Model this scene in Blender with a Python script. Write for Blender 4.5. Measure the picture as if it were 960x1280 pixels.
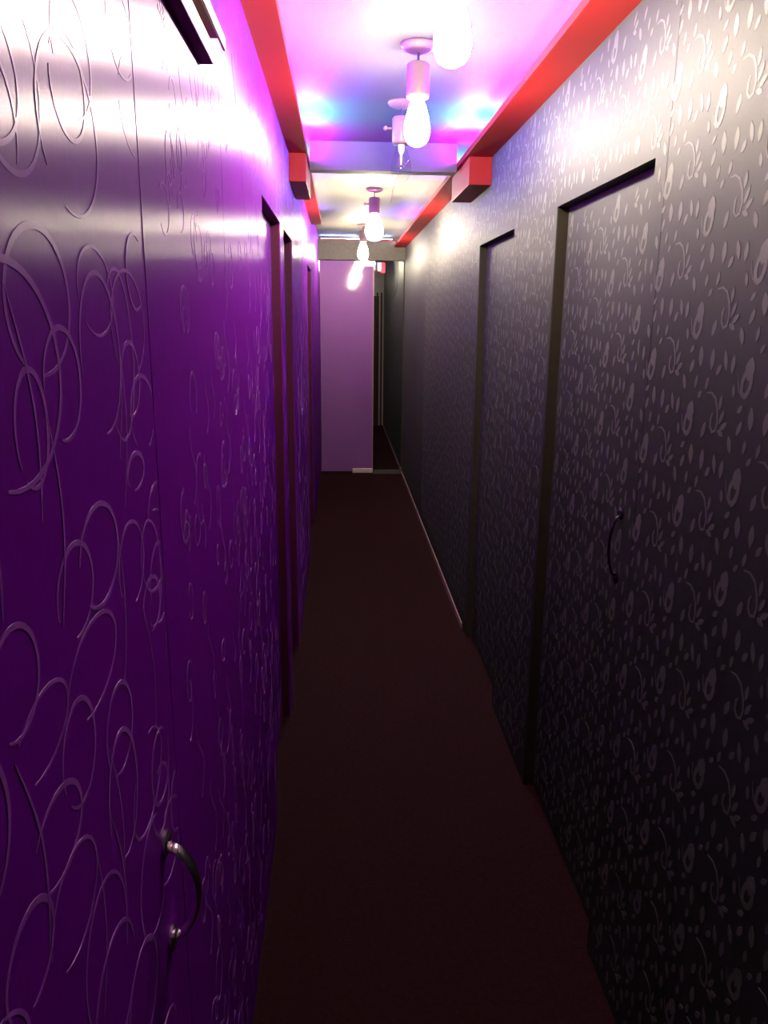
import bpy, bmesh, math, random
from mathutils import Vector, Matrix

for o in list(bpy.data.objects):
    bpy.data.objects.remove(o)
scene = bpy.context.scene
COL = scene.collection

# ------------------------------------------------------------------ camera
CAM_H, FPX = 1.7, 973.47
PITCH, YAW, ROLL = 0.2464, 0.0569, 0.0099
cy, sy, cp, sp = math.cos(YAW), math.sin(YAW), math.cos(PITCH), math.sin(PITCH)
fw = Vector((sy * cp, cy * cp, -sp))
rt = Vector((cy, -sy, 0))
up = rt.cross(fw)
cr, sr = math.cos(ROLL), math.sin(ROLL)
rt, up = rt * cr + up * sr, up * cr - rt * sr
cam_data = bpy.data.cameras.new('camera')
cam = bpy.data.objects.new('camera', cam_data)
COL.objects.link(cam)
cam.matrix_world = Matrix(((rt.x, up.x, -fw.x, 0), (rt.y, up.y, -fw.y, 0), (rt.z, up.z, -fw.z, CAM_H), (0, 0, 0, 1)))
cam_data.sensor_fit = 'VERTICAL'
cam_data.sensor_height = 36
cam_data.lens = FPX / 1280 * 36
cam_data.clip_start = 0.02
scene.camera = cam

# ------------------------------------------------------------------ world, exposure
world = bpy.data.worlds.new('world')
scene.world = world
world.use_nodes = True
world.node_tree.nodes['Background'].inputs[0].default_value = (0.02, 0.015, 0.03, 1)
world.node_tree.nodes['Background'].inputs[1].default_value = 0.0
scene.view_settings.view_transform = 'Standard'
scene.view_settings.look = 'None'
scene.view_settings.gamma = 1
scene.view_settings.use_curve_mapping = False
scene.view_settings.exposure = 0.0

BULB_POWER = 900.0
LED_POWER = 850.0
BULB_COL = (1.0, 0.86, 0.62)

# ------------------------------------------------------------------ dimensions (metres)
XR, XL = 0.677, -0.223
CEIL = 2.50
HEAD = 2.035
YB, YE, YF = -1.2, 8.46, 12.45       # back wall, glass partition, far wall
REC = 0.036

# ------------------------------------------------------------------ materials
def mat(name):
    m = bpy.data.materials.new(name)
    m.use_nodes = True
    nt = m.node_tree
    return m, nt, nt.nodes['Principled BSDF']

def noise(nt, scale, detail=4, rough=0.6, vec=None):
    n = nt.nodes.new('ShaderNodeTexNoise')
    n.inputs['Scale'].default_value = scale
    n.inputs['Detail'].default_value = detail
    n.inputs['Roughness'].default_value = rough
    if vec:
        nt.links.new(vec, n.inputs['Vector'])
    return n

def mapped(nt, scale, kind='Object'):
    tc = nt.nodes.new('ShaderNodeTexCoord')
    mp = nt.nodes.new('ShaderNodeMapping')
    mp.inputs['Scale'].default_value = scale
    nt.links.new(tc.outputs[kind], mp.inputs['Vector'])
    return mp.outputs['Vector']

def mixcol(nt, fac, a, b):
    n = nt.nodes.new('ShaderNodeMix')
    n.data_type = 'RGBA'
    nt.links.new(fac, n.inputs[0])
    n.inputs[6].default_value = (*a, 1)
    n.inputs[7].default_value = (*b, 1)
    return n.outputs[2]

def bump(nt, h, strength, dist):
    b = nt.nodes.new('ShaderNodeBump')
    b.inputs['Strength'].default_value = strength
    b.inputs['Distance'].default_value = dist
    nt.links.new(h, b.inputs['Height'])
    return b.outputs['Normal']

def plain(name, col, rough=0.5, metal=0.0, var=0.12, scale=30, spec=0.5):
    m, nt, b = mat(name)
    n = noise(nt, scale, 3, 0.6, mapped(nt, (1, 1, 1)))
    c = mixcol(nt, n.outputs['Fac'], tuple(x * (1 - var) for x in col), tuple(min(1, x * (1 + var)) for x in col))
    nt.links.new(c, b.inputs['Base Color'])
    b.inputs['Roughness'].default_value = rough
    b.inputs['Metallic'].default_value = metal
    b.inputs['Specular IOR Level'].default_value = spec
    return m

def wallpaper(name, ca, cb, rough, aniso, ior, tint=(1, 1, 1)):
    """satin paper: fine vertical weave that drags highlights sideways"""
    m, nt, b = mat(name)
    v = mapped(nt, (1, 260, 9))
    n1 = noise(nt, 1.0, 3, 0.6, v)
    n2 = noise(nt, 55, 4, 0.65, mapped(nt, (1, 1, 1)))
    mx = nt.nodes.new('ShaderNodeMath'); mx.operation = 'MULTIPLY'
    nt.links.new(n1.outputs['Fac'], mx.inputs[0]); nt.links.new(n2.outputs['Fac'], mx.inputs[1])
    mr = nt.nodes.new('ShaderNodeMapRange')
    mr.inputs[1].default_value = 0.1; mr.inputs[2].default_value = 0.45
    nt.links.new(mx.outputs[0], mr.inputs[0])
    nt.links.new(mixcol(nt, mr.outputs[0], ca, cb), b.inputs['Base Color'])
    nt.links.new(bump(nt, mr.outputs[0], 0.15, 0.0003), b.inputs['Normal'])
    b.inputs['Roughness'].default_value = rough
    b.inputs['Anisotropic'].default_value = aniso
    b.inputs['IOR'].default_value = ior
    b.inputs['Specular Tint'].default_value = (*tint, 1)
    t = nt.nodes.new('ShaderNodeTangent')
    t.direction_type = 'UV_MAP'
    t.uv_map = 'UVMap'
    nt.links.new(t.outputs[0], b.inputs['Tangent'])
    return m

M = {}
M['paper_left'] = wallpaper('violet satin wallpaper', (0.135, 0.002, 0.30), (0.185, 0.004, 0.40), 0.37, 0.97, 1.95, (0.75, 0.45, 1.0))
M['flock_left'] = wallpaper('lilac raised swirl', (0.28, 0.06, 0.50), (0.33, 0.08, 0.58), 0.38, 0.95, 2.0, (0.8, 0.55, 1.0))
M['paper_right'] = wallpaper('charcoal satin wallpaper', (0.006, 0.008, 0.007), (0.011, 0.014, 0.012), 0.66, 0.6, 1.8)
M['flock_right'] = wallpaper('silver paisley flock', (0.052, 0.052, 0.050), (0.075, 0.075, 0.072), 0.62, 0.55, 2.0)
M['plaster'] = plain('dark plaster core', (0.05, 0.04, 0.05), 0.8)
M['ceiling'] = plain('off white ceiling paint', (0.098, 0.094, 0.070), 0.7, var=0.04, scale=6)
M['red'] = plain('glossy red paint', (0.33, 0.012, 0.014), 0.55, var=0.08, scale=8, spec=0.2)
M['maroon'] = plain('dark maroon frame wood', (0.06, 0.006, 0.028), 0.55, var=0.2, scale=20, spec=0.15)
M['frame_right'] = plain('dark olive brown frame wood', (0.035, 0.027, 0.018), 0.6, var=0.2, scale=20, spec=0.2)
M['brown'] = plain('red brown moulding wood', (0.30, 0.09, 0.07), 0.45, var=0.15, scale=20)
M['cream'] = plain('cream edge strip', (0.75, 0.68, 0.66), 0.5, var=0.04)
M['porcelain'] = plain('cream lamp holder', (0.28, 0.19, 0.14), 0.4, var=0.05)
M['pinkholder'] = plain('mauve lamp holder', (0.20, 0.05, 0.13), 0.4, var=0.05)
M['dark'] = plain('black cable', (0.03, 0.025, 0.025), 0.5)
M['chrome'] = plain('pink chrome', (0.75, 0.66, 0.70), 0.16, 1.0, var=0.05)
M['brushed'] = plain('brushed pinkish steel', (0.8, 0.66, 0.66), 0.5, 0.6, var=0.05)
M['blackmetal'] = plain('black polished handle metal', (0.10, 0.10, 0.10), 0.2, 1.0, var=0.1)
M['beamface'] = plain('grey brown beam cladding', (0.085, 0.072, 0.066), 0.6, var=0.35, scale=45)
M['skirting'] = plain('dusty pink skirting', (0.34, 0.20, 0.22), 0.45, var=0.1)
M['farwall'] = plain('far wall paint', (0.35, 0.30, 0.27), 0.6, var=0.1)
M['redbox'] = plain('red plastic', (0.7, 0.03, 0.08), 0.35)
M['white'] = plain('white plastic', (0.8, 0.78, 0.8), 0.4, var=0.03)

def carpet():
    m, nt, b = mat('dark maroon carpet')
    n = noise(nt, 190, 5, 0.75, mapped(nt, (1, 1, 1)))
    n2 = noise(nt, 60, 4, 0.7, mapped(nt, (1, 1, 1)))
    mx = nt.nodes.new('ShaderNodeMath'); mx.operation = 'MULTIPLY'
    nt.links.new(n.outputs['Fac'], mx.inputs[0]); nt.links.new(n2.outputs['Fac'], mx.inputs[1])
    mr = nt.nodes.new('ShaderNodeMapRange')
    mr.inputs[1].default_value = 0.12; mr.inputs[2].default_value = 0.42
    nt.links.new(mx.outputs[0], mr.inputs[0])
    nt.links.new(mixcol(nt, mr.outputs[0], (0.017, 0.0042, 0.0052), (0.042, 0.0105, 0.0125)), b.inputs['Base Color'])
    nt.links.new(bump(nt, n.outputs['Fac'], 0.6, 0.004), b.inputs['Normal'])
    b.inputs['Roughness'].default_value = 0.95
    b.inputs['Specular IOR Level'].default_value = 0.1
    return m
M['carpet'] = carpet()

def frosted():
    m, nt, b = mat('frosted mauve glass film')
    n = noise(nt, 3, 3, 0.5, mapped(nt, (1, 1, 0.5)))
    nt.links.new(mixcol(nt, n.outputs['Fac'], (0.19, 0.055, 0.27), (0.23, 0.075, 0.32)), b.inputs['Base Color'])
    b.inputs['Roughness'].default_value = 0.7
    b.inputs['Coat Weight'].default_value = 0.8
    b.inputs['Coat Roughness'].default_value = 0.06
    b.inputs['Subsurface Weight'].default_value = 0.0
    return m
M['frosted'] = frosted()

def clear_glass():
    m = bpy.data.materials.new('clear pane glass')
    m.use_nodes = True
    nt = m.node_tree
    nt.nodes.remove(nt.nodes['Principled BSDF'])
    out = nt.nodes['Material Output']
    tr = nt.nodes.new('ShaderNodeBsdfTransparent'); tr.inputs[0].default_value = (0.9, 0.93, 0.92, 1)
    gl = nt.nodes.new('ShaderNodeBsdfGlossy'); gl.inputs['Roughness'].default_value = 0.02
    lw = nt.nodes.new('ShaderNodeLayerWeight'); lw.inputs[0].default_value = 0.35
    fr = nt.nodes.new('ShaderNodeMapRange')
    pw = nt.nodes.new('ShaderNodeMath'); pw.operation = 'POWER'; pw.inputs[1].default_value = 2.6
    nt.links.new(lw.outputs['Facing'], pw.inputs[0]); nt.links.new(pw.outputs[0], fr.inputs[0])
    fr.inputs[3].default_value = 0.04; fr.inputs[4].default_value = 0.75
    mx = nt.nodes.new('ShaderNodeMixShader')
    nt.links.new(fr.outputs[0], mx.inputs[0]); nt.links.new(tr.outputs[0], mx.inputs[1]); nt.links.new(gl.outputs[0], mx.inputs[2])
    nt.links.new(mx.outputs[0], out.inputs[0])
    return m
M['clear'] = clear_glass()

def emission(name, col, strength):
    m = bpy.data.materials.new(name)
    m.use_nodes = True
    nt = m.node_tree
    nt.nodes.remove(nt.nodes['Principled BSDF'])
    e = nt.nodes.new('ShaderNodeEmission')
    e.inputs[0].default_value = (*col, 1)
    e.inputs[1].default_value = strength
    nt.links.new(e.outputs[0], nt.nodes['Material Output'].inputs[0])
    return m, nt, e

def bulb_mat():
    """upright filament lamp: glows hardest round its belly, weaker at neck and tip"""
    m, nt, e = emission('lit warm filament bulb', BULB_COL, BULB_POWER)
    g = nt.nodes.new('ShaderNodeNewGeometry')
    sx = nt.nodes.new('ShaderNodeSeparateXYZ')
    nt.links.new(g.outputs['Normal'], sx.inputs[0])
    ab = nt.nodes.new('ShaderNodeMath'); ab.operation = 'ABSOLUTE'
    nt.links.new(sx.outputs['Z'], ab.inputs[0])
    mr = nt.nodes.new('ShaderNodeMapRange'); mr.interpolation_type = 'SMOOTHSTEP'
    mr.inputs[1].default_value = 0.04; mr.inputs[2].default_value = 0.42
    mr.inputs[3].default_value = BULB_POWER; mr.inputs[4].default_value = BULB_POWER * 0.05
    nt.links.new(ab.outputs[0], mr.inputs[0])
    nt.links.new(mr.outputs[0], e.inputs[1])
    return m
M['bulb'] = bulb_mat()

def led_mat(name, stops, strength):
    """RGB tape: its diodes change colour along the tape (world y, metres)"""
    m, nt, e = emission(name, (1, 1, 1), strength)
    tc = nt.nodes.new('ShaderNodeTexCoord')
    sx = nt.nodes.new('ShaderNodeSeparateXYZ')
    nt.links.new(tc.outputs['Object'], sx.inputs[0])
    mr = nt.nodes.new('ShaderNodeMapRange')
    y0, y1 = stops[0][0], stops[-1][0]
    mr.inputs[1].default_value = y0; mr.inputs[2].default_value = y1
    nt.links.new(sx.outputs['Y'], mr.inputs[0])
    cr_ = nt.nodes.new('ShaderNodeValToRGB')
    el = cr_.color_ramp.elements
    while len(el) < len(stops):
        el.new(0.5)
    for i, (y, c) in enumerate(stops):
        el[i].position = (y - y0) / (y1 - y0)
        el[i].color = (*c, 1)
    nt.links.new(mr.outputs[0], cr_.inputs[0])
    nt.links.new(cr_.outputs[0], e.inputs[0])
    return m
VIO, CYA, PNK, BLU = (0.22, 0.0, 1.0), (0.0, 0.50, 0.65), (0.042, 0.04, 0.046), (0.14, 0.03, 1.0)
M['led_near'] = led_mat('rgb led tape near', [(-1.2, PNK), (2.0, PNK), (2.75, VIO), (3.15, VIO), (3.3, BLU), (3.4, CYA), (3.6, CYA), (3.7, (0.40, 0.0, 1.0)), (4.0, (0.40, 0.0, 1.0))], LED_POWER)
M['led_far'] = led_mat('rgb led tape far', [(4.3, CYA), (4.5, BLU), (5.0, PNK), (6.3, PNK), (6.6, BLU), (7.0, PNK), (8.4, PNK)], LED_POWER)
M['led_end'] = emission('rgb led tape end', (0.25, 0.4, 1.0), LED_POWER * 0.22)[0]
M['led_beam'] = emission('violet led tape beam', VIO, LED_POWER)[0]

# ------------------------------------------------------------------ mesh helpers
def tag(o, label=None, cat=None, group=None, kind=None):
    if label: o['label'] = label
    if cat: o['category'] = cat
    if group: o['group'] = group
    if kind: o['kind'] = kind
    return o

def link(name, me, m, parent=None):
    o = bpy.data.objects.new(name, me)
    COL.objects.link(o)
    if m is not None:
        me.materials.append(M[m])
    if parent is not None:
        o.parent = parent
        o.matrix_parent_inverse = Matrix.Identity(4)
    return o

def side_uv(me):
    """u = along the corridor, v = height (gives wallpapers their grain direction)"""
    uv = me.uv_layers.new(name='UVMap')
    for lp in me.loops:
        c = me.vertices[lp.vertex_index].co
        uv.data[lp.index].uv = (c.y, c.z)

class MB:
    def __init__(self):
        self.v, self.f = [], []
    def box(self, x0, x1, y0, y1, z0, z1):
        n = len(self.v)
        self.v += [(x, y, z) for z in (z0, z1) for y in (y0, y1) for x in (x0, x1)]
        for q in ((0, 2, 3, 1), (4, 5, 7, 6), (0, 1, 5, 4), (2, 6, 7, 3), (0, 4, 6, 2), (1, 3, 7, 5)):
            self.f.append([n + i for i in q])
        return self
    def lathe(self, prof, c, seg=20, axis='z'):
        n = len(self.v)
        for r, h in prof:
            for k in range(seg):
                a = 2 * math.pi * k / seg
                p = (r * math.cos(a), r * math.sin(a), h)
                if axis == 'x': p = (p[2], p[0], p[1])
                if axis == 'y': p = (p[0], p[2], p[1])
                self.v.append((c[0] + p[0], c[1] + p[1], c[2] + p[2]))
        for i in range(len(prof) - 1):
            for k in range(seg):
                k2 = (k + 1) % seg
                self.f.append([n + i * seg + k, n + i * seg + k2, n + (i + 1) * seg + k2, n + (i + 1) * seg + k])
        if prof[0][0] > 1e-6: self.f.append([n + k for k in range(seg)][::-1])
        if prof[-1][0] > 1e-6: self.f.append([n + (len(prof) - 1) * seg + k for k in range(seg)])
        return self
    def sweep(self, pts, w, t, side, seg=8):
        """elliptical section (w along `side`, t across) swept along pts"""
        n = len(self.v)
        P = [Vector(p) for p in pts]
        S = Vector(side).normalized()
        for i, p in enumerate(P):
            d = (P[min(i + 1, len(P) - 1)] - P[max(i - 1, 0)]).normalized()
            s = (S - d * S.dot(d)).normalized()
            q = d.cross(s)
            ww, tt = (w[i], t[i]) if isinstance(w, (list, tuple)) else (w, t)
            for k in range(seg):
                a = 2 * math.pi * k / seg
                self.v.append(tuple(p + s * ww * math.cos(a) + q * tt * math.sin(a)))
        for i in range(len(P) - 1):
            for k in range(seg):
                k2 = (k + 1) % seg
                self.f.append([n + i * seg + k, n + i * seg + k2, n + (i + 1) * seg + k2, n + (i + 1) * seg + k])
        self.f.append([n + k for k in range(seg)][::-1])
        self.f.append([n + (len(P) - 1) * seg + k for k in range(seg)])
        return self
    def build(self, name, m, parent=None, smooth=False, bevel=0.0, uv=False):
        me = bpy.data.meshes.new(name)
        me.from_pydata(self.v, [], self.f)
        bm = bmesh.new(); bm.from_mesh(me)
        bmesh.ops.recalc_face_normals(bm, faces=bm.faces)
        if bevel:
            bmesh.ops.bevel(bm, geom=list(bm.edges), offset=bevel, segments=2, affect='EDGES', profile=0.5)
        bm.to_mesh(me); bm.free()
        if smooth:
            for p in me.polygons: p.use_smooth = True
        if uv: side_uv(me)
        return link(name, me, m, parent)

def box(name, m, x0, x1, y0, y1, z0, z1, parent=None, bevel=0.0, uv=False):
    return MB().box(x0, x1, y0, y1, z0, z1).build(name, m, parent, bevel=bevel, uv=uv)

# raised wallpaper motifs: drawn in wall coordinates (y along, z up), extruded off the paper
class Relief:
    def __init__(self, x, sgn, th=0.0004):
        self.x, self.s, self.th = x, sgn, th      # sgn: direction out of the wall
        self.v, self.f, self.n = [], [], 0
    def add(self, ring_out):
        """closed outline -> plate"""
        n = len(self.v); k = len(ring_out)
        self.n += 1
        th = self.th * (1.0 + 0.8 * ((self.n * 0.618034) % 1.0))       # overlapping strokes never share a plane
        for y, z in ring_out: self.v.append((self.x + self.s * th, y, z))
        for y, z in ring_out: self.v.append((self.x - self.s * 0.0003, y, z))
        self.f.append([n + i for i in range(k)])
        for i in range(k):
            j = (i + 1) % k
            self.f.append([n + i, n + j, n + k + j, n + k + i])
    def ribbon(self, pts, w):
        n = len(self.v); k = len(pts)
        L, R = [], []
        for i, (y, z) in enumerate(pts):
            a, b = pts[max(i - 1, 0)], pts[min(i + 1, k - 1)]
            dy, dz = b[0] - a[0], b[1] - a[1]
            l = math.hypot(dy, dz) or 1
            ww = (w[i] if isinstance(w, (list, tuple)) else w) / 2
            L.append((y - dz / l * ww, z + dy / l * ww)); R.append((y + dz / l * ww, z - dy / l * ww))
        self.n += 1
        th = self.th * (1.0 + 0.8 * ((self.n * 0.618034) % 1.0))
        for rows, off in ((L, th), (R, th), (L, -0.0003), (R, -0.0003)):
            for y, z in rows: self.v.append((self.x + self.s * off, y, z))
        for i in range(k - 1):
            a, b, c, d = n + i, n + k + i, n + 2 * k + i, n + 3 * k + i
            self.f.append([a, a + 1, b + 1, b]); self.f.append([c, c + 1, a + 1, a]); self.f.append([b, b + 1, d + 1, d])
    def build(self, name, m, parent):
        me = bpy.data.meshes.new(name)
        me.from_pydata(self.v, [], self.f)
        bm = bmesh.new(); bm.from_mesh(me)
        bmesh.ops.recalc_face_normals(bm, faces=bm.faces)
        bm.to_mesh(me); bm.free()
        side_uv(me)
        return tag(link(name, me, m, parent), kind='stuff')

# ------------------------------------------------------------------ the setting
WT = 0.14
fl = box('floor', 'carpet', XL - 0.5, XR + 0.5, YB - 0.1, YF + 0.1, -0.06, 0.0)
tag(fl, 'dark maroon carpet running down the narrow corridor', 'floor', kind='structure')
ce = box('ceiling', 'ceiling', XL - 0.14, XR + 0.14, YB - 0.1, YF + 0.1, CEIL, CEIL + 0.08)
tag(ce, 'pale painted corridor ceiling between red cornices', 'ceiling', kind='structure')
tag(box('wall_back', 'plaster', XL - WT, XR + WT, YB - 0.1, YB, 0, CEIL), 'dark plain wall closing the corridor behind the viewer', 'wall', kind='structure')
tag(box('wall_far', 'farwall', XL - WT, XR + WT, YF, YF + 0.1, 0, CEIL), 'dim end wall beyond the glass partition with a dark framed door', 'wall', kind='structure')

DOORS_R = [(1.77, 2.55), (3.17, 3.94)]
DOORS_L = [(2.395, 3.10), (3.265, 3.84), (5.57, 6.33)]
FT = 0.010
PT = 0.004   # paper-covered panel thickness

def make_wall(name, label, side, doors, seams, paper, y0, y1, skip=()):
    s = 1 if side == 'R' else -1                 # outward direction
    X = XR if side == 'R' else XL
    def xs(a, b):
        p, q = X + s * a, X + s * b
        return (min(p, q), max(p, q))
    core = MB()
    cuts = sorted(list(doors) + list(skip))
    spans, last = [], y0
    for a, b in cuts:
        spans.append((last, a)); last = b
    spans.append((last, y1))
    for a, b in spans:
        core.box(*xs(PT, WT), a + (FT if a > y0 else 0), b - (FT if b < y1 else 0), 0, CEIL)
    for a, b in cuts:
        core.box(*xs(PT, WT), a - FT, b + FT, HEAD + FT, CEIL)
    w = core.build(name, 'plaster', uv=True)
    tag(w, label, 'wall', kind='structure')
    G = 0.0012
    for a, b in spans:
        edges = [a] + [q for q in seams if a + 0.02 < q < b - 0.02] + [b]
        for p, q in zip(edges, edges[1:]):
            box('wallpaper_panel', paper, *xs(0, PT), p + (G if p > a else 0), q - (G if q < b else 0), 0, CEIL, w, uv=True)
    for a, b in cuts:
        box('wallpaper_panel', paper, *xs(0, PT), a, b, HEAD, CEIL, w, uv=True)
    return w

wall_r = make_wall('wall_right', 'charcoal wallpapered corridor wall with silver paisley relief', 'R', DOORS_R,
                   [0.65, 1.705, 3.09, 5.0, 6.05, 7.1, 8.15], 'paper_right', YB, YE)
D0 = (0.05, 0.945)
wall_l = make_wall('wall_left', 'violet wallpapered corridor wall with fine scroll relief', 'L', DOORS_L,
                   [1.60, 3.19, 4.7, 7.3], 'paper_left', YB, YE, skip=[D0])
# corridor goes on behind the glass partition
wfr = box('wall_beyond_right', 'paper_right', XR, XR + WT, YE, YF, 0, CEIL, uv=True)
tag(wfr, 'plain dark wall seen through the clear pane beyond the partition', 'wall', kind='structure')
wfl = box('wall_beyond_left', 'paper_left', XL - WT, XL, YE, YF, 0, CEIL, uv=True)
tag(wfl, 'violet wall hidden behind the frosted glass door', 'wall', kind='structure')

# flush architrave strip beside the near left door
ar = box('trim_1', 'paper_left', XL, XL + 0.0006, 0.9453, 1.03, 0, 2.09, uv=True)
tag(ar, 'flat wallpapered door casing strip beside the door with bow handle', 'trim', kind='structure')

# skirting
sk = box('baseboard_right', 'skirting', XR - 0.008, XR, 4.05, YE, 0, 0.035, bevel=0.002)
tag(sk, 'thin dusty pink skirting strip along the paisley wall', 'skirting', kind='structure')
sk2 = box('baseboard_beyond', 'skirting', XR - 0.008, XR, YE + 0.05, YF, 0, 0.035, bevel=0.002)
tag(sk2, 'thin pink skirting strip beyond the clear glass pane', 'skirting', kind='structure')

# cornices: ledge with small upturned lip, LED tape lying on it
CZ = 2.39
def cornice(name, label, x_wall, x_in, y0, y1):
    a, b = min(x_wall, x_in), max(x_wall, x_in)
    m = MB().box(a, b, y0, y1, CZ, CZ + 0.016)
    if x_in < x_wall: m.box(x_in, x_in + 0.008, y0, y1, CZ + 0.016, CZ + 0.024)
    else: m.box(x_in - 0.008, x_in, y0, y1, CZ + 0.016, CZ + 0.024)
    o = m.build(name, 'red')
    return tag(o, label, 'cornice', kind='structure')
XCR, XCL = 0.562, -0.143
cornice('trim_2', 'long red cornice ledge above the two paisley doors', XR, XCR, YB, 4.28)
cornice('trim_3', 'long red cornice ledge above the violet wall with handle door', XL, XCL, YB, 4.28)
cornice('trim_4', 'red cornice ledge between dropped block and glass partition on paisley side', XR, XCR, 4.28, YE)
cornice('trim_5', 'short red cornice ledge past the dropped block on violet side', XL, XCL, 4.28, 6.48)
def block(name, label, x0, x1):
    o = box(name, 'red', x0, x1, 3.70, 4.26, 2.272, CZ - 0.0005, bevel=0.002)
    tag(o, label, 'cornice block', kind='structure')
block('trim_6', 'dropped red cornice block on the paisley wall under the cross beam', 0.575, XR)
block('trim_7', 'dropped red cornice block on the violet wall under the cross beam', XL, -0.148)
bm_ = box('trim_8', 'ceiling', XCL + 0.001, XCR - 0.001, 4.0, 4.09, 2.372, CEIL)
tag(bm_, 'painted ceiling cross beam between the two red blocks', 'beam', kind='structure')
eb = box('trim_9', 'beamface', XL, XR, YE, YE + 0.09, 2.262, 2.452)
tag(eb, 'grey brown beam over the frosted glass door', 'beam', kind='structure')
lp = box('trim_10', 'red', XL, XCR, YE - 0.012, YE + 0.09, 2.4525, 2.466)
tag(lp, 'thin magenta lip on top of the beam over glass door', 'trim', kind='structure')

def led(label, m, x0, x1, y0, y1, z):
    o = box('led_strip', m, x0, x1, y0, y1, z, z + (0.016 if y1 - y0 > 0.5 else 0.005))
    tag(o, label, 'led strip')
    return o
led('glowing LED strip on the long cornice above the paisley doors', 'led_near', XCR + 0.016, XCR + 0.022, YB + 0.02, 3.98, CZ + 0.0162)
led('glowing LED strip on the long cornice above the door with bow handle', 'led_near', XCL - 0.022, XCL - 0.016, YB + 0.02, 3.98, CZ + 0.0162)
led('glowing LED strip on the paisley side cornice past the cross beam', 'led_far', XCR + 0.016, XCR + 0.022, 4.3, YE - 0.02, CZ + 0.0162)
led('glowing LED strip on the short cornice past the cross beam', 'led_far', XCL - 0.022, XCL - 0.016, 4.3, 6.45, CZ + 0.0162)
led('glowing LED strip lying on the beam over the glass door', 'led_end', XL + 0.03, XCR - 0.03, YE + 0.02, YE + 0.034, 2.4662)

# ------------------------------------------------------------------ relief motifs
rng = random.Random(11)
def loop_pts(y, z, ry, rz, a0=0.0, turns=1.0, n=30, tilt=0.0):
    out = []
    for i in range(n + 1):
        a = a0 + 2 * math.pi * turns * i / n
        u, v = ry * math.cos(a), rz * math.sin(a)
        out.append((y + u * math.cos(tilt) - v * math.sin(tilt), z + u * math.sin(tilt) + v * math.cos(tilt)))
    return out

def taper(n, w, mn=0.35):
    return [w * (mn + (1 - mn) * math.sin(math.pi * i / (n - 1)) ** 0.6) for i in range(n)]

def clip_runs(pts, w, inside):
    """cut a stroke into the runs that stay inside the panel"""
    runs, cur = [], []
    for p, q in zip(pts, w):
        if inside(*p): cur.append((p, q))
        else:
            if len(cur) > 2: runs.append(cur)
            cur = []
    if len(cur) > 2: runs.append(cur)
    return runs

def stroke(rel, pts, w, inside):
    for r in clip_runs(pts, w, inside):
        rel.ribbon([p for p, _ in r], [q for _, q in r])

def big_swirls(rel, y0, y1, z0, z1):
    ins = lambda y, z: y0 + 0.006 < y < y1 - 0.006 and z0 + 0.01 < z < z1 - 0.01
    traced = [(0.549, 1.657, 0.092, 0.078), (0.646, 1.644, 0.042, 0.045), (0.755, 1.662, 0.06, 0.074), (0.851, 1.632, 0.036, 0.039),
              (0.574, 1.618, 0.03, 0.043), (0.848, 1.533, 0.034, 0.02), (0.753, 1.719, 0.052, 0.039), (0.817, 1.658, 0.05, 0.085),
              (0.613, 1.708, 0.064, 0.054), (0.633, 1.473, 0.045, 0.04), (0.703, 1.483, 0.058, 0.047), (0.806, 1.441, 0.05, 0.045),
              (0.885, 1.403, 0.045, 0.066), (0.662, 1.392, 0.07, 0.04), (0.878, 1.368, 0.04, 0.032), (0.502, 1.453, 0.04, 0.04),
              (0.539, 1.395, 0.054, 0.03), (0.607, 1.337, 0.041, 0.046), (0.716, 1.223, 0.05, 0.069), (0.548, 1.299, 0.052, 0.036),
              (0.566, 1.221, 0.057, 0.045), (0.477, 1.25, 0.043, 0.037), (0.721, 1.295, 0.045, 0.046)]
    for i, (y, z, a, b) in enumerate(traced):
        t = rng.uniform(0.72, 0.96)
        n = 34
        stroke(rel, loop_pts(y, z, a, b, rng.uniform(-0.6, 0.4) - math.pi * 0.6, t, n, rng.uniform(-0.15, 0.15)), taper(n + 1, rng.uniform(0.0035, 0.006)), ins)
        if i % 2 == 0:      # long tail that leaves the loop
            n = 22
            sgn = rng.choice((-1, 1))
            pts = [(y + sgn * a * math.cos(0.2) * (1 - 0.35 * k / n) + 0.02 * math.sin(3 * k / n), z + b * 0.2 - 0.17 * (k / n)) for k in range(n + 1)]
            stroke(rel, pts, taper(n + 1, 0.0035), ins)
    def random_fill(ya, yb, za, zb, cnt):
        for i in range(cnt):
            y, z = rng.uniform(ya, yb), rng.uniform(za, zb)
            a = rng.uniform(0.035, 0.075); b = a * rng.uniform(0.7, 1.15)
            n = 34
            stroke(rel, loop_pts(y, z, a, b, rng.uniform(0, 6.28), rng.uniform(0.65, 0.96), n, rng.uniform(-0.3, 0.3)), taper(n + 1, rng.uniform(0.0035, 0.0055)), ins)
    random_fill(y0, y1, 1.76, z1, 22)
    random_fill(y0, y1, z0, 1.18, 60)
    random_fill(y0, 0.44, 1.18, 1.78, 26)
    random_fill(0.84, y1, 1.15, 1.75, 7)

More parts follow.
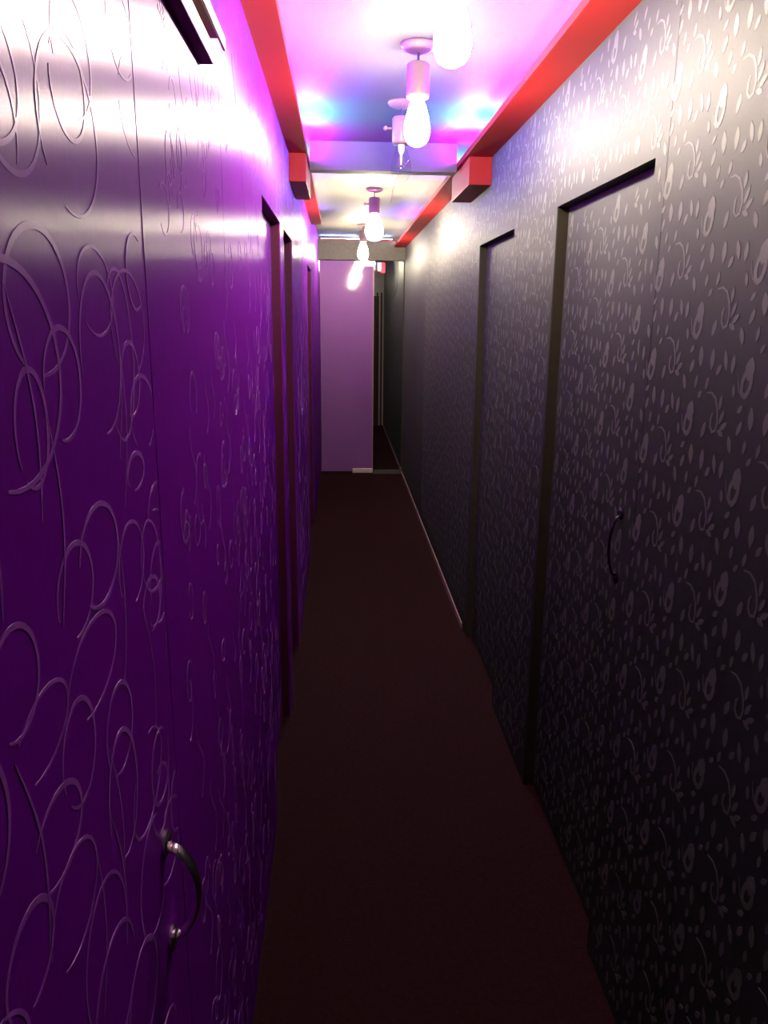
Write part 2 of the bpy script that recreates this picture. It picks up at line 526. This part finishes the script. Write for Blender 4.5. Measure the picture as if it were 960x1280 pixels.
def fine_scrolls(rel, y0, y1, z0, z1, dens=1.0, ex=()):
    def ins(y, z):
        if not (y0 + 0.006 < y < y1 - 0.006 and z0 + 0.01 < z < z1 - 0.01): return False
        return not any(a - 0.004 < y < b + 0.004 and c < z < d for a, b, c, d in ex)
    cnt = int((y1 - y0) * (z1 - z0) * 125 * dens)
    for i in range(cnt):
        y, z = rng.uniform(y0, y1), rng.uniform(z0, z1)
        a = rng.uniform(0.016, 0.036)
        k = rng.randrange(3)
        n = 22
        if k == 0:      # open loop
            p = loop_pts(y, z, a, a * rng.uniform(0.9, 1.7), rng.uniform(0, 6.28), rng.uniform(0.6, 0.95), n)
        elif k == 1:    # S scroll
            p = [(y + a * math.sin(5.0 * q / n) * (1 - 0.4 * q / n), z + (q / n - 0.5) * a * 4.4) for q in range(n + 1)]
        else:           # spiral hook
            p = [(y + a * (1 - 0.75 * q / n) * math.cos(7 * q / n), z + a * 1.5 * (1 - 0.75 * q / n) * math.sin(7 * q / n)) for q in range(n + 1)]
        stroke(rel, p, taper(n + 1, rng.uniform(0.003, 0.0046), 0.5), ins)
        ey, ez = p[0]
        if ins(ey - 0.004, ez) and ins(ey + 0.004, ez) and rng.random() < 0.6:
            rel.add(loop_pts(ey, ez, 0.0035, 0.0035, 0, 1, 7)[:-1])

# paisley repeat: pod with slit, curled flower, leaflets  (tile 0.21 x 0.19 m)
TW, TH = 0.205, 0.185
def paisley_tile():
    r = random.Random(4)
    items = []
    def leaf(y, z, l, w, ang):
        pts = []
        for i in range(9):
            t = i / 8
            pts.append((w / 2 * math.sin(math.pi * t) ** 0.8, (t - 0.5) * l))
        for i in range(7, 0, -1):
            t = i / 8
            pts.append((-w / 2 * math.sin(math.pi * t) ** 0.8, (t - 0.5) * l))
        c, s = math.cos(ang), math.sin(ang)
        items.append(('p', [(y + u * c - v * s, z + u * s + v * c) for u, v in pts], (y, z)))
    def pod(y, z, l, w, ang):
        c, s = math.cos(ang), math.sin(ang)
        R = lambda u, v: (y + u * c - v * s, z + u * s + v * c)
        n = 16                      # ring (the slit shows the paper) drawn as a ribbon, plus a solid tip
        ring = [R(w / 2 * 0.78 * math.sin(2 * math.pi * i / n), -0.14 * l - 0.34 * l * math.cos(2 * math.pi * i / n)) for i in range(n + 1)]
        items.append(('r', ring, [w * 0.30] * (n + 1), (y, z)))
        ty, tz = R(w * 0.05, 0.24 * l)
        leaf(ty, tz, 0.62 * l, w * 0.85, ang - 0.12)
        items.append(('r', [R(w * 0.1, -0.5 * l), R(w * 0.45, -0.46 * l), R(w * 0.75, -0.28 * l), R(w * 0.95, -0.08 * l)], [0.002, 0.003, 0.003, 0.0015], (y, z)))
    def curl(y, z, sc):
        P = [(0.055, 0.035), (0.035, 0.037), (0.016, 0.028), (0.004, 0.008), (-0.001, -0.014), (0.004, -0.032), (0.017, -0.036), (0.026, -0.026), (0.026, -0.010), (0.020, 0.000)]
        items.append(('r', [(y + u * sc, z + v * sc) for u, v in P], [0.002, 0.004, 0.005, 0.0055, 0.0055, 0.0055, 0.0055, 0.006, 0.007, 0.004], (y, z)))
        for (u, v, l, a) in ((-0.016, -0.004, 0.034, 0.55), (-0.026, -0.020, 0.030, 1.0), (-0.016, -0.034, 0.024, 1.9), (-0.006, 0.022, 0.03, 0.15)):
            leaf(y + u * sc, z + v * sc, l * sc, 0.011 * sc, a)
    # +y is away from the viewer, so mirrored on the wall
    pod(0.045, 0.125, 0.066, 0.034, 0.32)
    curl(0.135, 0.055, 0.95)
    for (y, z, l, w, a) in ((0.100, 0.145, 0.034, 0.014, 0.1), (0.128, 0.150, 0.036, 0.013, -0.3), (0.150, 0.132, 0.026, 0.012, 0.7), (0.178, 0.150, 0.040, 0.017, 0.05),
                            (0.020, 0.060, 0.040, 0.018, -0.1), (0.055, 0.040, 0.030, 0.013, 0.5), (0.060, 0.072, 0.022, 0.010, 0.9), (0.190, 0.105, 0.026, 0.011, 0.3),
                            (0.088, 0.100, 0.024, 0.011, -0.2), (0.030, 0.012, 0.026, 0.011, 0.2), (0.082, 0.008, 0.032, 0.014, -0.4), (0.185, 0.020, 0.034, 0.014, 0.4), (0.010, 0.175, 0.020, 0.010, 0.8)):
        leaf(y, z, l, w, a)
    return items
TILE = paisley_tile()

def paisley(rel, y0, y1, z0, z1, ex=()):
    c = math.floor(y0 / TW)
    while c * TW < y1:
        off = (c % 2) * TH / 2
        rrow = math.floor((z0 - off) / TH)
        while rrow * TH + off < z1:
            oy, oz = c * TW, rrow * TH + off
            for it in TILE:
                pts = [(p[0] + oy, p[1] + oz) for p in it[1]]
                ya, yb = min(p[0] for p in pts), max(p[0] for p in pts)
                za, zb = min(p[1] for p in pts), max(p[1] for p in pts)
                if ya < y0 + 0.004 or yb > y1 - 0.004 or za < z0 + 0.004 or zb > z1 - 0.004: continue
                if any(ya < b + 0.006 and yb > a - 0.006 and za < d and zb > c_ for a, b, c_, d in ex): continue
                if it[0] == 'p': rel.add(pts)
                else: rel.ribbon(pts, it[2])
            rrow += 1
        c += 1

rel = Relief(XR, -1)
paisley(rel, 0.7, 6.4, 0.02, CZ, ex=[(a - 0.014, b + 0.014, -1, HEAD + 0.014) for a, b in DOORS_R] + [(4.0, 9, -1, 0.05), (3.69, 4.3, 2.26, 3)])
rel.build('wallpaper_relief', 'flock_right', wall_r)
rel = Relief(XL, 1)
fine_scrolls(rel, 1.035, 5.5, 0.05, CZ, 1.0, ex=[(a - 0.014, b + 0.014, -1, HEAD + 0.014) for a, b in DOORS_L] + [(0.5, 1.5, 2.08, 2.2), (3.69, 4.3, 2.26, 3)])
rel.build('wallpaper_relief', 'flock_left', wall_l)

# ------------------------------------------------------------------ doors
def bow_handle(parent, x, s, y, z0, z1, out, m, hw=0.011, ht=0.004):
    pts, w, t = [], [], []
    n = 20
    for i in range(n + 1):
        u = i / n
        pts.append((x + s * (0.004 + out * math.sin(math.pi * u) ** 0.55), y, z1 + (z0 - z1) * u))
    h = MB().sweep(pts, hw, ht, (0, 1, 0), 10).build('handle', m, parent, smooth=True)
    for z, d in ((z1, 1), (z0, -1)):
        MB().lathe([(0.016, 0), (0.016, s * 0.003), (0.012, s * 0.006)], (x, y, z + d * 0.004), 16, 'x').build('mounting_plate', m, h)
    return h

def recessed_door(n, side, y0, y1, label, frame_m, paper, flock, handle=None):
    s = 1 if side == 'R' else -1
    X = XR if side == 'R' else XL
    xs = lambda a, b: (min(X + s * a, X + s * b), max(X + s * a, X + s * b))
    ft = 0.0
    d = box('door_%d' % n, paper, *xs(REC, REC + 0.04), y0 + ft + 0.002, y1 - ft - 0.002, 0.006, HEAD - ft - 0.002, uv=True)
    tag(d, label, 'door', kind='structure')
    fr = MB().box(*xs(PT, REC + 0.045), y0 - FT, y0, 0.0, HEAD + FT).box(*xs(PT, REC + 0.045), y1, y1 + FT, 0.0, HEAD + FT)
    fr.box(*xs(PT, REC + 0.045), y0, y1, HEAD, HEAD + FT)
    fr.build('door_frame', frame_m, d)
    rel = Relief(X + s * REC, -s)
    if side == 'R': paisley(rel, y0 + ft + 0.004, y1 - ft - 0.004, 0.02, HEAD - 0.02)
    else: fine_scrolls(rel, y0 + ft + 0.004, y1 - ft - 0.004, 0.02, HEAD - 0.02, 0.8)
    rel.build('wallpaper_relief', flock, d)
    if handle:
        bow_handle(d, X + s * REC, -s, *handle)
    return d

recessed_door(1, 'R', *DOORS_R[0], 'recessed paisley papered door with small dark pull handle', 'frame_right', 'paper_right', 'flock_right', (1.885, 1.05, 1.215, 0.022, 'blackmetal', 0.006, 0.003))
recessed_door(2, 'R', *DOORS_R[1], 'recessed paisley papered door under the dropped cornice block', 'frame_right', 'paper_right', 'flock_right')
recessed_door(4, 'L', *DOORS_L[0], 'recessed violet door first past the maroon moulding', 'maroon', 'paper_left', 'flock_left')
recessed_door(5, 'L', *DOORS_L[1], 'recessed violet door just before the dropped cornice block', 'maroon', 'paper_left', 'flock_left')
recessed_door(6, 'L', *DOORS_L[2], 'recessed violet door closest to the frosted glass', 'maroon', 'paper_left', 'flock_left')

d0 = box('door_3', 'paper_left', XL - 0.04, XL, D0[0] + 0.003, D0[1] - 0.0003, 0.006, HEAD - 0.004, uv=True)
tag(d0, 'flush violet door with large looping swirls and chrome bow handle', 'door', kind='structure')
rel = Relief(XL, 1, 0.0003)
big_swirls(rel, D0[0], D0[1], 0.01, HEAD - 0.01)
rel.build('wallpaper_relief', 'flock_left', d0)
bow_handle(d0, XL, 1, 0.862, 0.915, 1.05, 0.034, 'chrome', 0.010, 0.005)

# stepped moulding above the violet panel
mo = box('door_moulding', 'maroon', XL, XL + 0.020, 0.80, 1.405, 2.09, 2.118)
tag(mo, 'stepped maroon wooden moulding high on the violet wall above the handle door', 'moulding')
box('front_strip', 'cream', XL + 0.020, XL + 0.0215, 0.80, 1.405, 2.09, 2.118, mo)
box('upper_board', 'brown', XL, XL + 0.026, 0.80, 1.428, 2.135, 2.155, mo)
box('edge_strip', 'cream', XL + 0.026, XL + 0.030, 0.80, 1.49, 2.135, 2.155, mo)
box('back_board', 'cream', XL, XL + 0.008, 0.80, 1.40, 2.118, 2.135, mo)

# glass partition
gd = box('door_7', 'frosted', XL + 0.012, 0.346, YE + 0.03, YE + 0.042, 0.03, 2.255)
tag(gd, 'frosted mauve glass door at the end of the corridor', 'door', kind='structure')
box('edge_profile', 'skirting', 0.346, 0.354, YE + 0.028, YE + 0.044, 0.03, 2.255, gd)
box('patch_fitting', 'brushed', 0.13, 0.352, YE + 0.018, YE + 0.054, 0.012, 0.062, gd, bevel=0.004)
box('patch_fitting', 'brushed', 0.20, 0.352, YE + 0.020, YE + 0.052, 2.20, 2.2555, gd, bevel=0.004)
gp = box('window_1', 'clear', 0.362, XR - 0.004, YE + 0.031, YE + 0.041, 0.045, 2.255)
tag(gp, 'clear fixed glass pane between frosted door and paisley wall', 'window', kind='structure')
box('bottom_rail', 'beamface', 0.36, XR - 0.002, YE + 0.025, YE + 0.047, 0.0, 0.045, gp)
box('side_channel', 'frame_right', XR - 0.012, XR, YE + 0.025, YE + 0.047, 0.045, 2.255, gp)

# far door frame beyond the glass
fd = box('door_8', 'frame_right', 0.30, 0.60, YF - 0.03, YF - 0.002, 0.0, 2.0)
tag(fd, 'narrow dark door in the far wall beyond the clear pane', 'door', kind='structure')
box('door_frame', 'maroon', 0.625, 0.65, YF - 0.04, YF - 0.002, 0.0, 2.05, fd)
box('door_frame', 'maroon', 0.56, 0.585, YF - 0.045, YF - 0.03, 0.0, 2.05, fd)

# ------------------------------------------------------------------ pendant lamps
def pendant(label, x, y, lit=True, key=False, holder='porcelain', r=1.0, drop=1.0):
    root = bpy.data.objects.new('pendant_lamp', None)
    COL.objects.link(root)
    root.location = (x, y, CEIL)
    tag(root, label, 'lamp', 'pendant lamps down the corridor')
    MB().lathe([(0.0, 0.0), (0.053, 0.0), (0.055, -0.004), (0.050, -0.013), (0.034, -0.021), (0.012, -0.025), (0.0, -0.025)], (0, 0, 0), 28).build('canopy', holder, root, smooth=True)
    MB().lathe([(0.0035, -0.024), (0.0035, -0.052)], (0, 0, 0), 8).build('cord', 'dark', root)
    so = MB().lathe([(0.0, -0.050), (0.010, -0.050), (0.031, -0.054), (0.036, -0.060), (0.036, -0.142), (0.034, -0.150), (0.024, -0.152), (0.0, -0.152)], (0, 0, 0), 26).build('lamp_holder', holder, root, smooth=False)
    for p in so.data.polygons: p.use_smooth = len(p.vertices) == 4
    if key:
        MB().lathe([(0.0045, -0.036), (0.0045, -0.056), (0.009, -0.057), (0.010, -0.063), (0.004, -0.070)], (0, 0, -0.095), 12, 'x').build('switch_key', holder, so, smooth=True)
    prof = [(0.017, -0.150), (0.020, -0.160), (0.027, -0.178), (0.035, -0.205), (0.0395, -0.232), (0.040, -0.248), (0.036, -0.266), (0.027, -0.279), (0.014, -0.286), (0.0, -0.288)]
    prof = [(a * r if h < -0.155 else a, -0.150 + (h + 0.150) * drop) for a, h in prof]
    if lit:
        MB().lathe(prof, (0, 0, 0), 28).build('bulb', 'bulb', root, smooth=True)
    else:
        b = MB().lathe(prof, (0, 0, 0), 28).build('bulb', 'clear', root, smooth=True)
        MB().lathe([(0.013, -0.152), (0.012, -0.175), (0.005, -0.19), (0.004, -0.225), (0.0, -0.226)], (0, 0, 0), 14).build('glass_stem', 'white', b, smooth=True)
        for k in range(4):
            a = k * math.pi / 2 + 0.4
            p = [(0.004 * math.cos(a), 0.004 * math.sin(a), -0.22), (0.018 * math.cos(a), 0.018 * math.sin(a), -0.232), (0.012 * math.cos(a + .5), 0.012 * math.sin(a + .5), -0.198)]
            MB().sweep(p, 0.0008, 0.0008, (0, 0, 1) if k % 2 else (0.3, 0.2, 1), 5).build('filament', 'brown', b)
    return root

pendant('lit pendant bulb first in the row, before the paisley doors', 0.238, 1.82)
pendant('lit pendant bulb hanging from a cream holder and round canopy, beside the unlit clear bulb', 0.24, 2.62)
pendant('unlit clear glass pendant bulb before the cross beam', 0.24, 3.28, lit=False, key=True)
pendant('lit pendant bulb in a mauve holder with key switch past the cross beam', 0.225, 5.4, key=True, holder='pinkholder', r=1.45, drop=1.25)
pendant('lit pendant bulb closest to the frosted glass door', 0.21, 7.45, key=True, r=1.2, drop=1.15)
pendant('added unseen pendant bulb brightening the passage beyond the glass partition', 0.30, 9.5)  # added lamp, hidden behind the frosted door, to light the passage

# cables and the small red unit beyond the pane
rb = box('wall_unit', 'redbox', 0.505, 0.555, 10.0, 10.06, 2.215, 2.335, bevel=0.004)
tag(rb, 'small red and white unit hung high beyond the clear pane', 'signal unit')
box('white_side', 'white', 0.462, 0.505, 10.0, 10.06, 2.235, 2.335, rb, bevel=0.003)
box('hanger_rod', 'dark', 0.503, 0.509, 10.027, 10.033, 2.335, CEIL, rb)
cb = MB().sweep([(0.60, YE + 0.004, 2.264), (0.60, 8.44, 2.24), (0.603, 8.41, 2.15), (0.60, 8.42, 2.05), (0.585, 8.43, 1.95), (0.555, 8.435, 1.88)], 0.003, 0.003, (1, 0, 0), 8).build('cable', 'dark', smooth=True)
tag(cb, 'thin dark cable hanging from the end beam by the clear pane', 'cable')
cb2 = MB().sweep([(0.335, 4.27, CEIL - 0.003), (0.338, 4.6, CEIL - 0.003), (0.333, 5.0, CEIL - 0.003), (0.35, 5.5, CEIL - 0.003), (0.37, 6.0, CEIL - 0.003)], 0.003, 0.003, (1, 0, 0), 8).build('cable', 'maroon', smooth=True)
tag(cb2, 'thin wire stapled along the ceiling past the cross beam', 'cable')
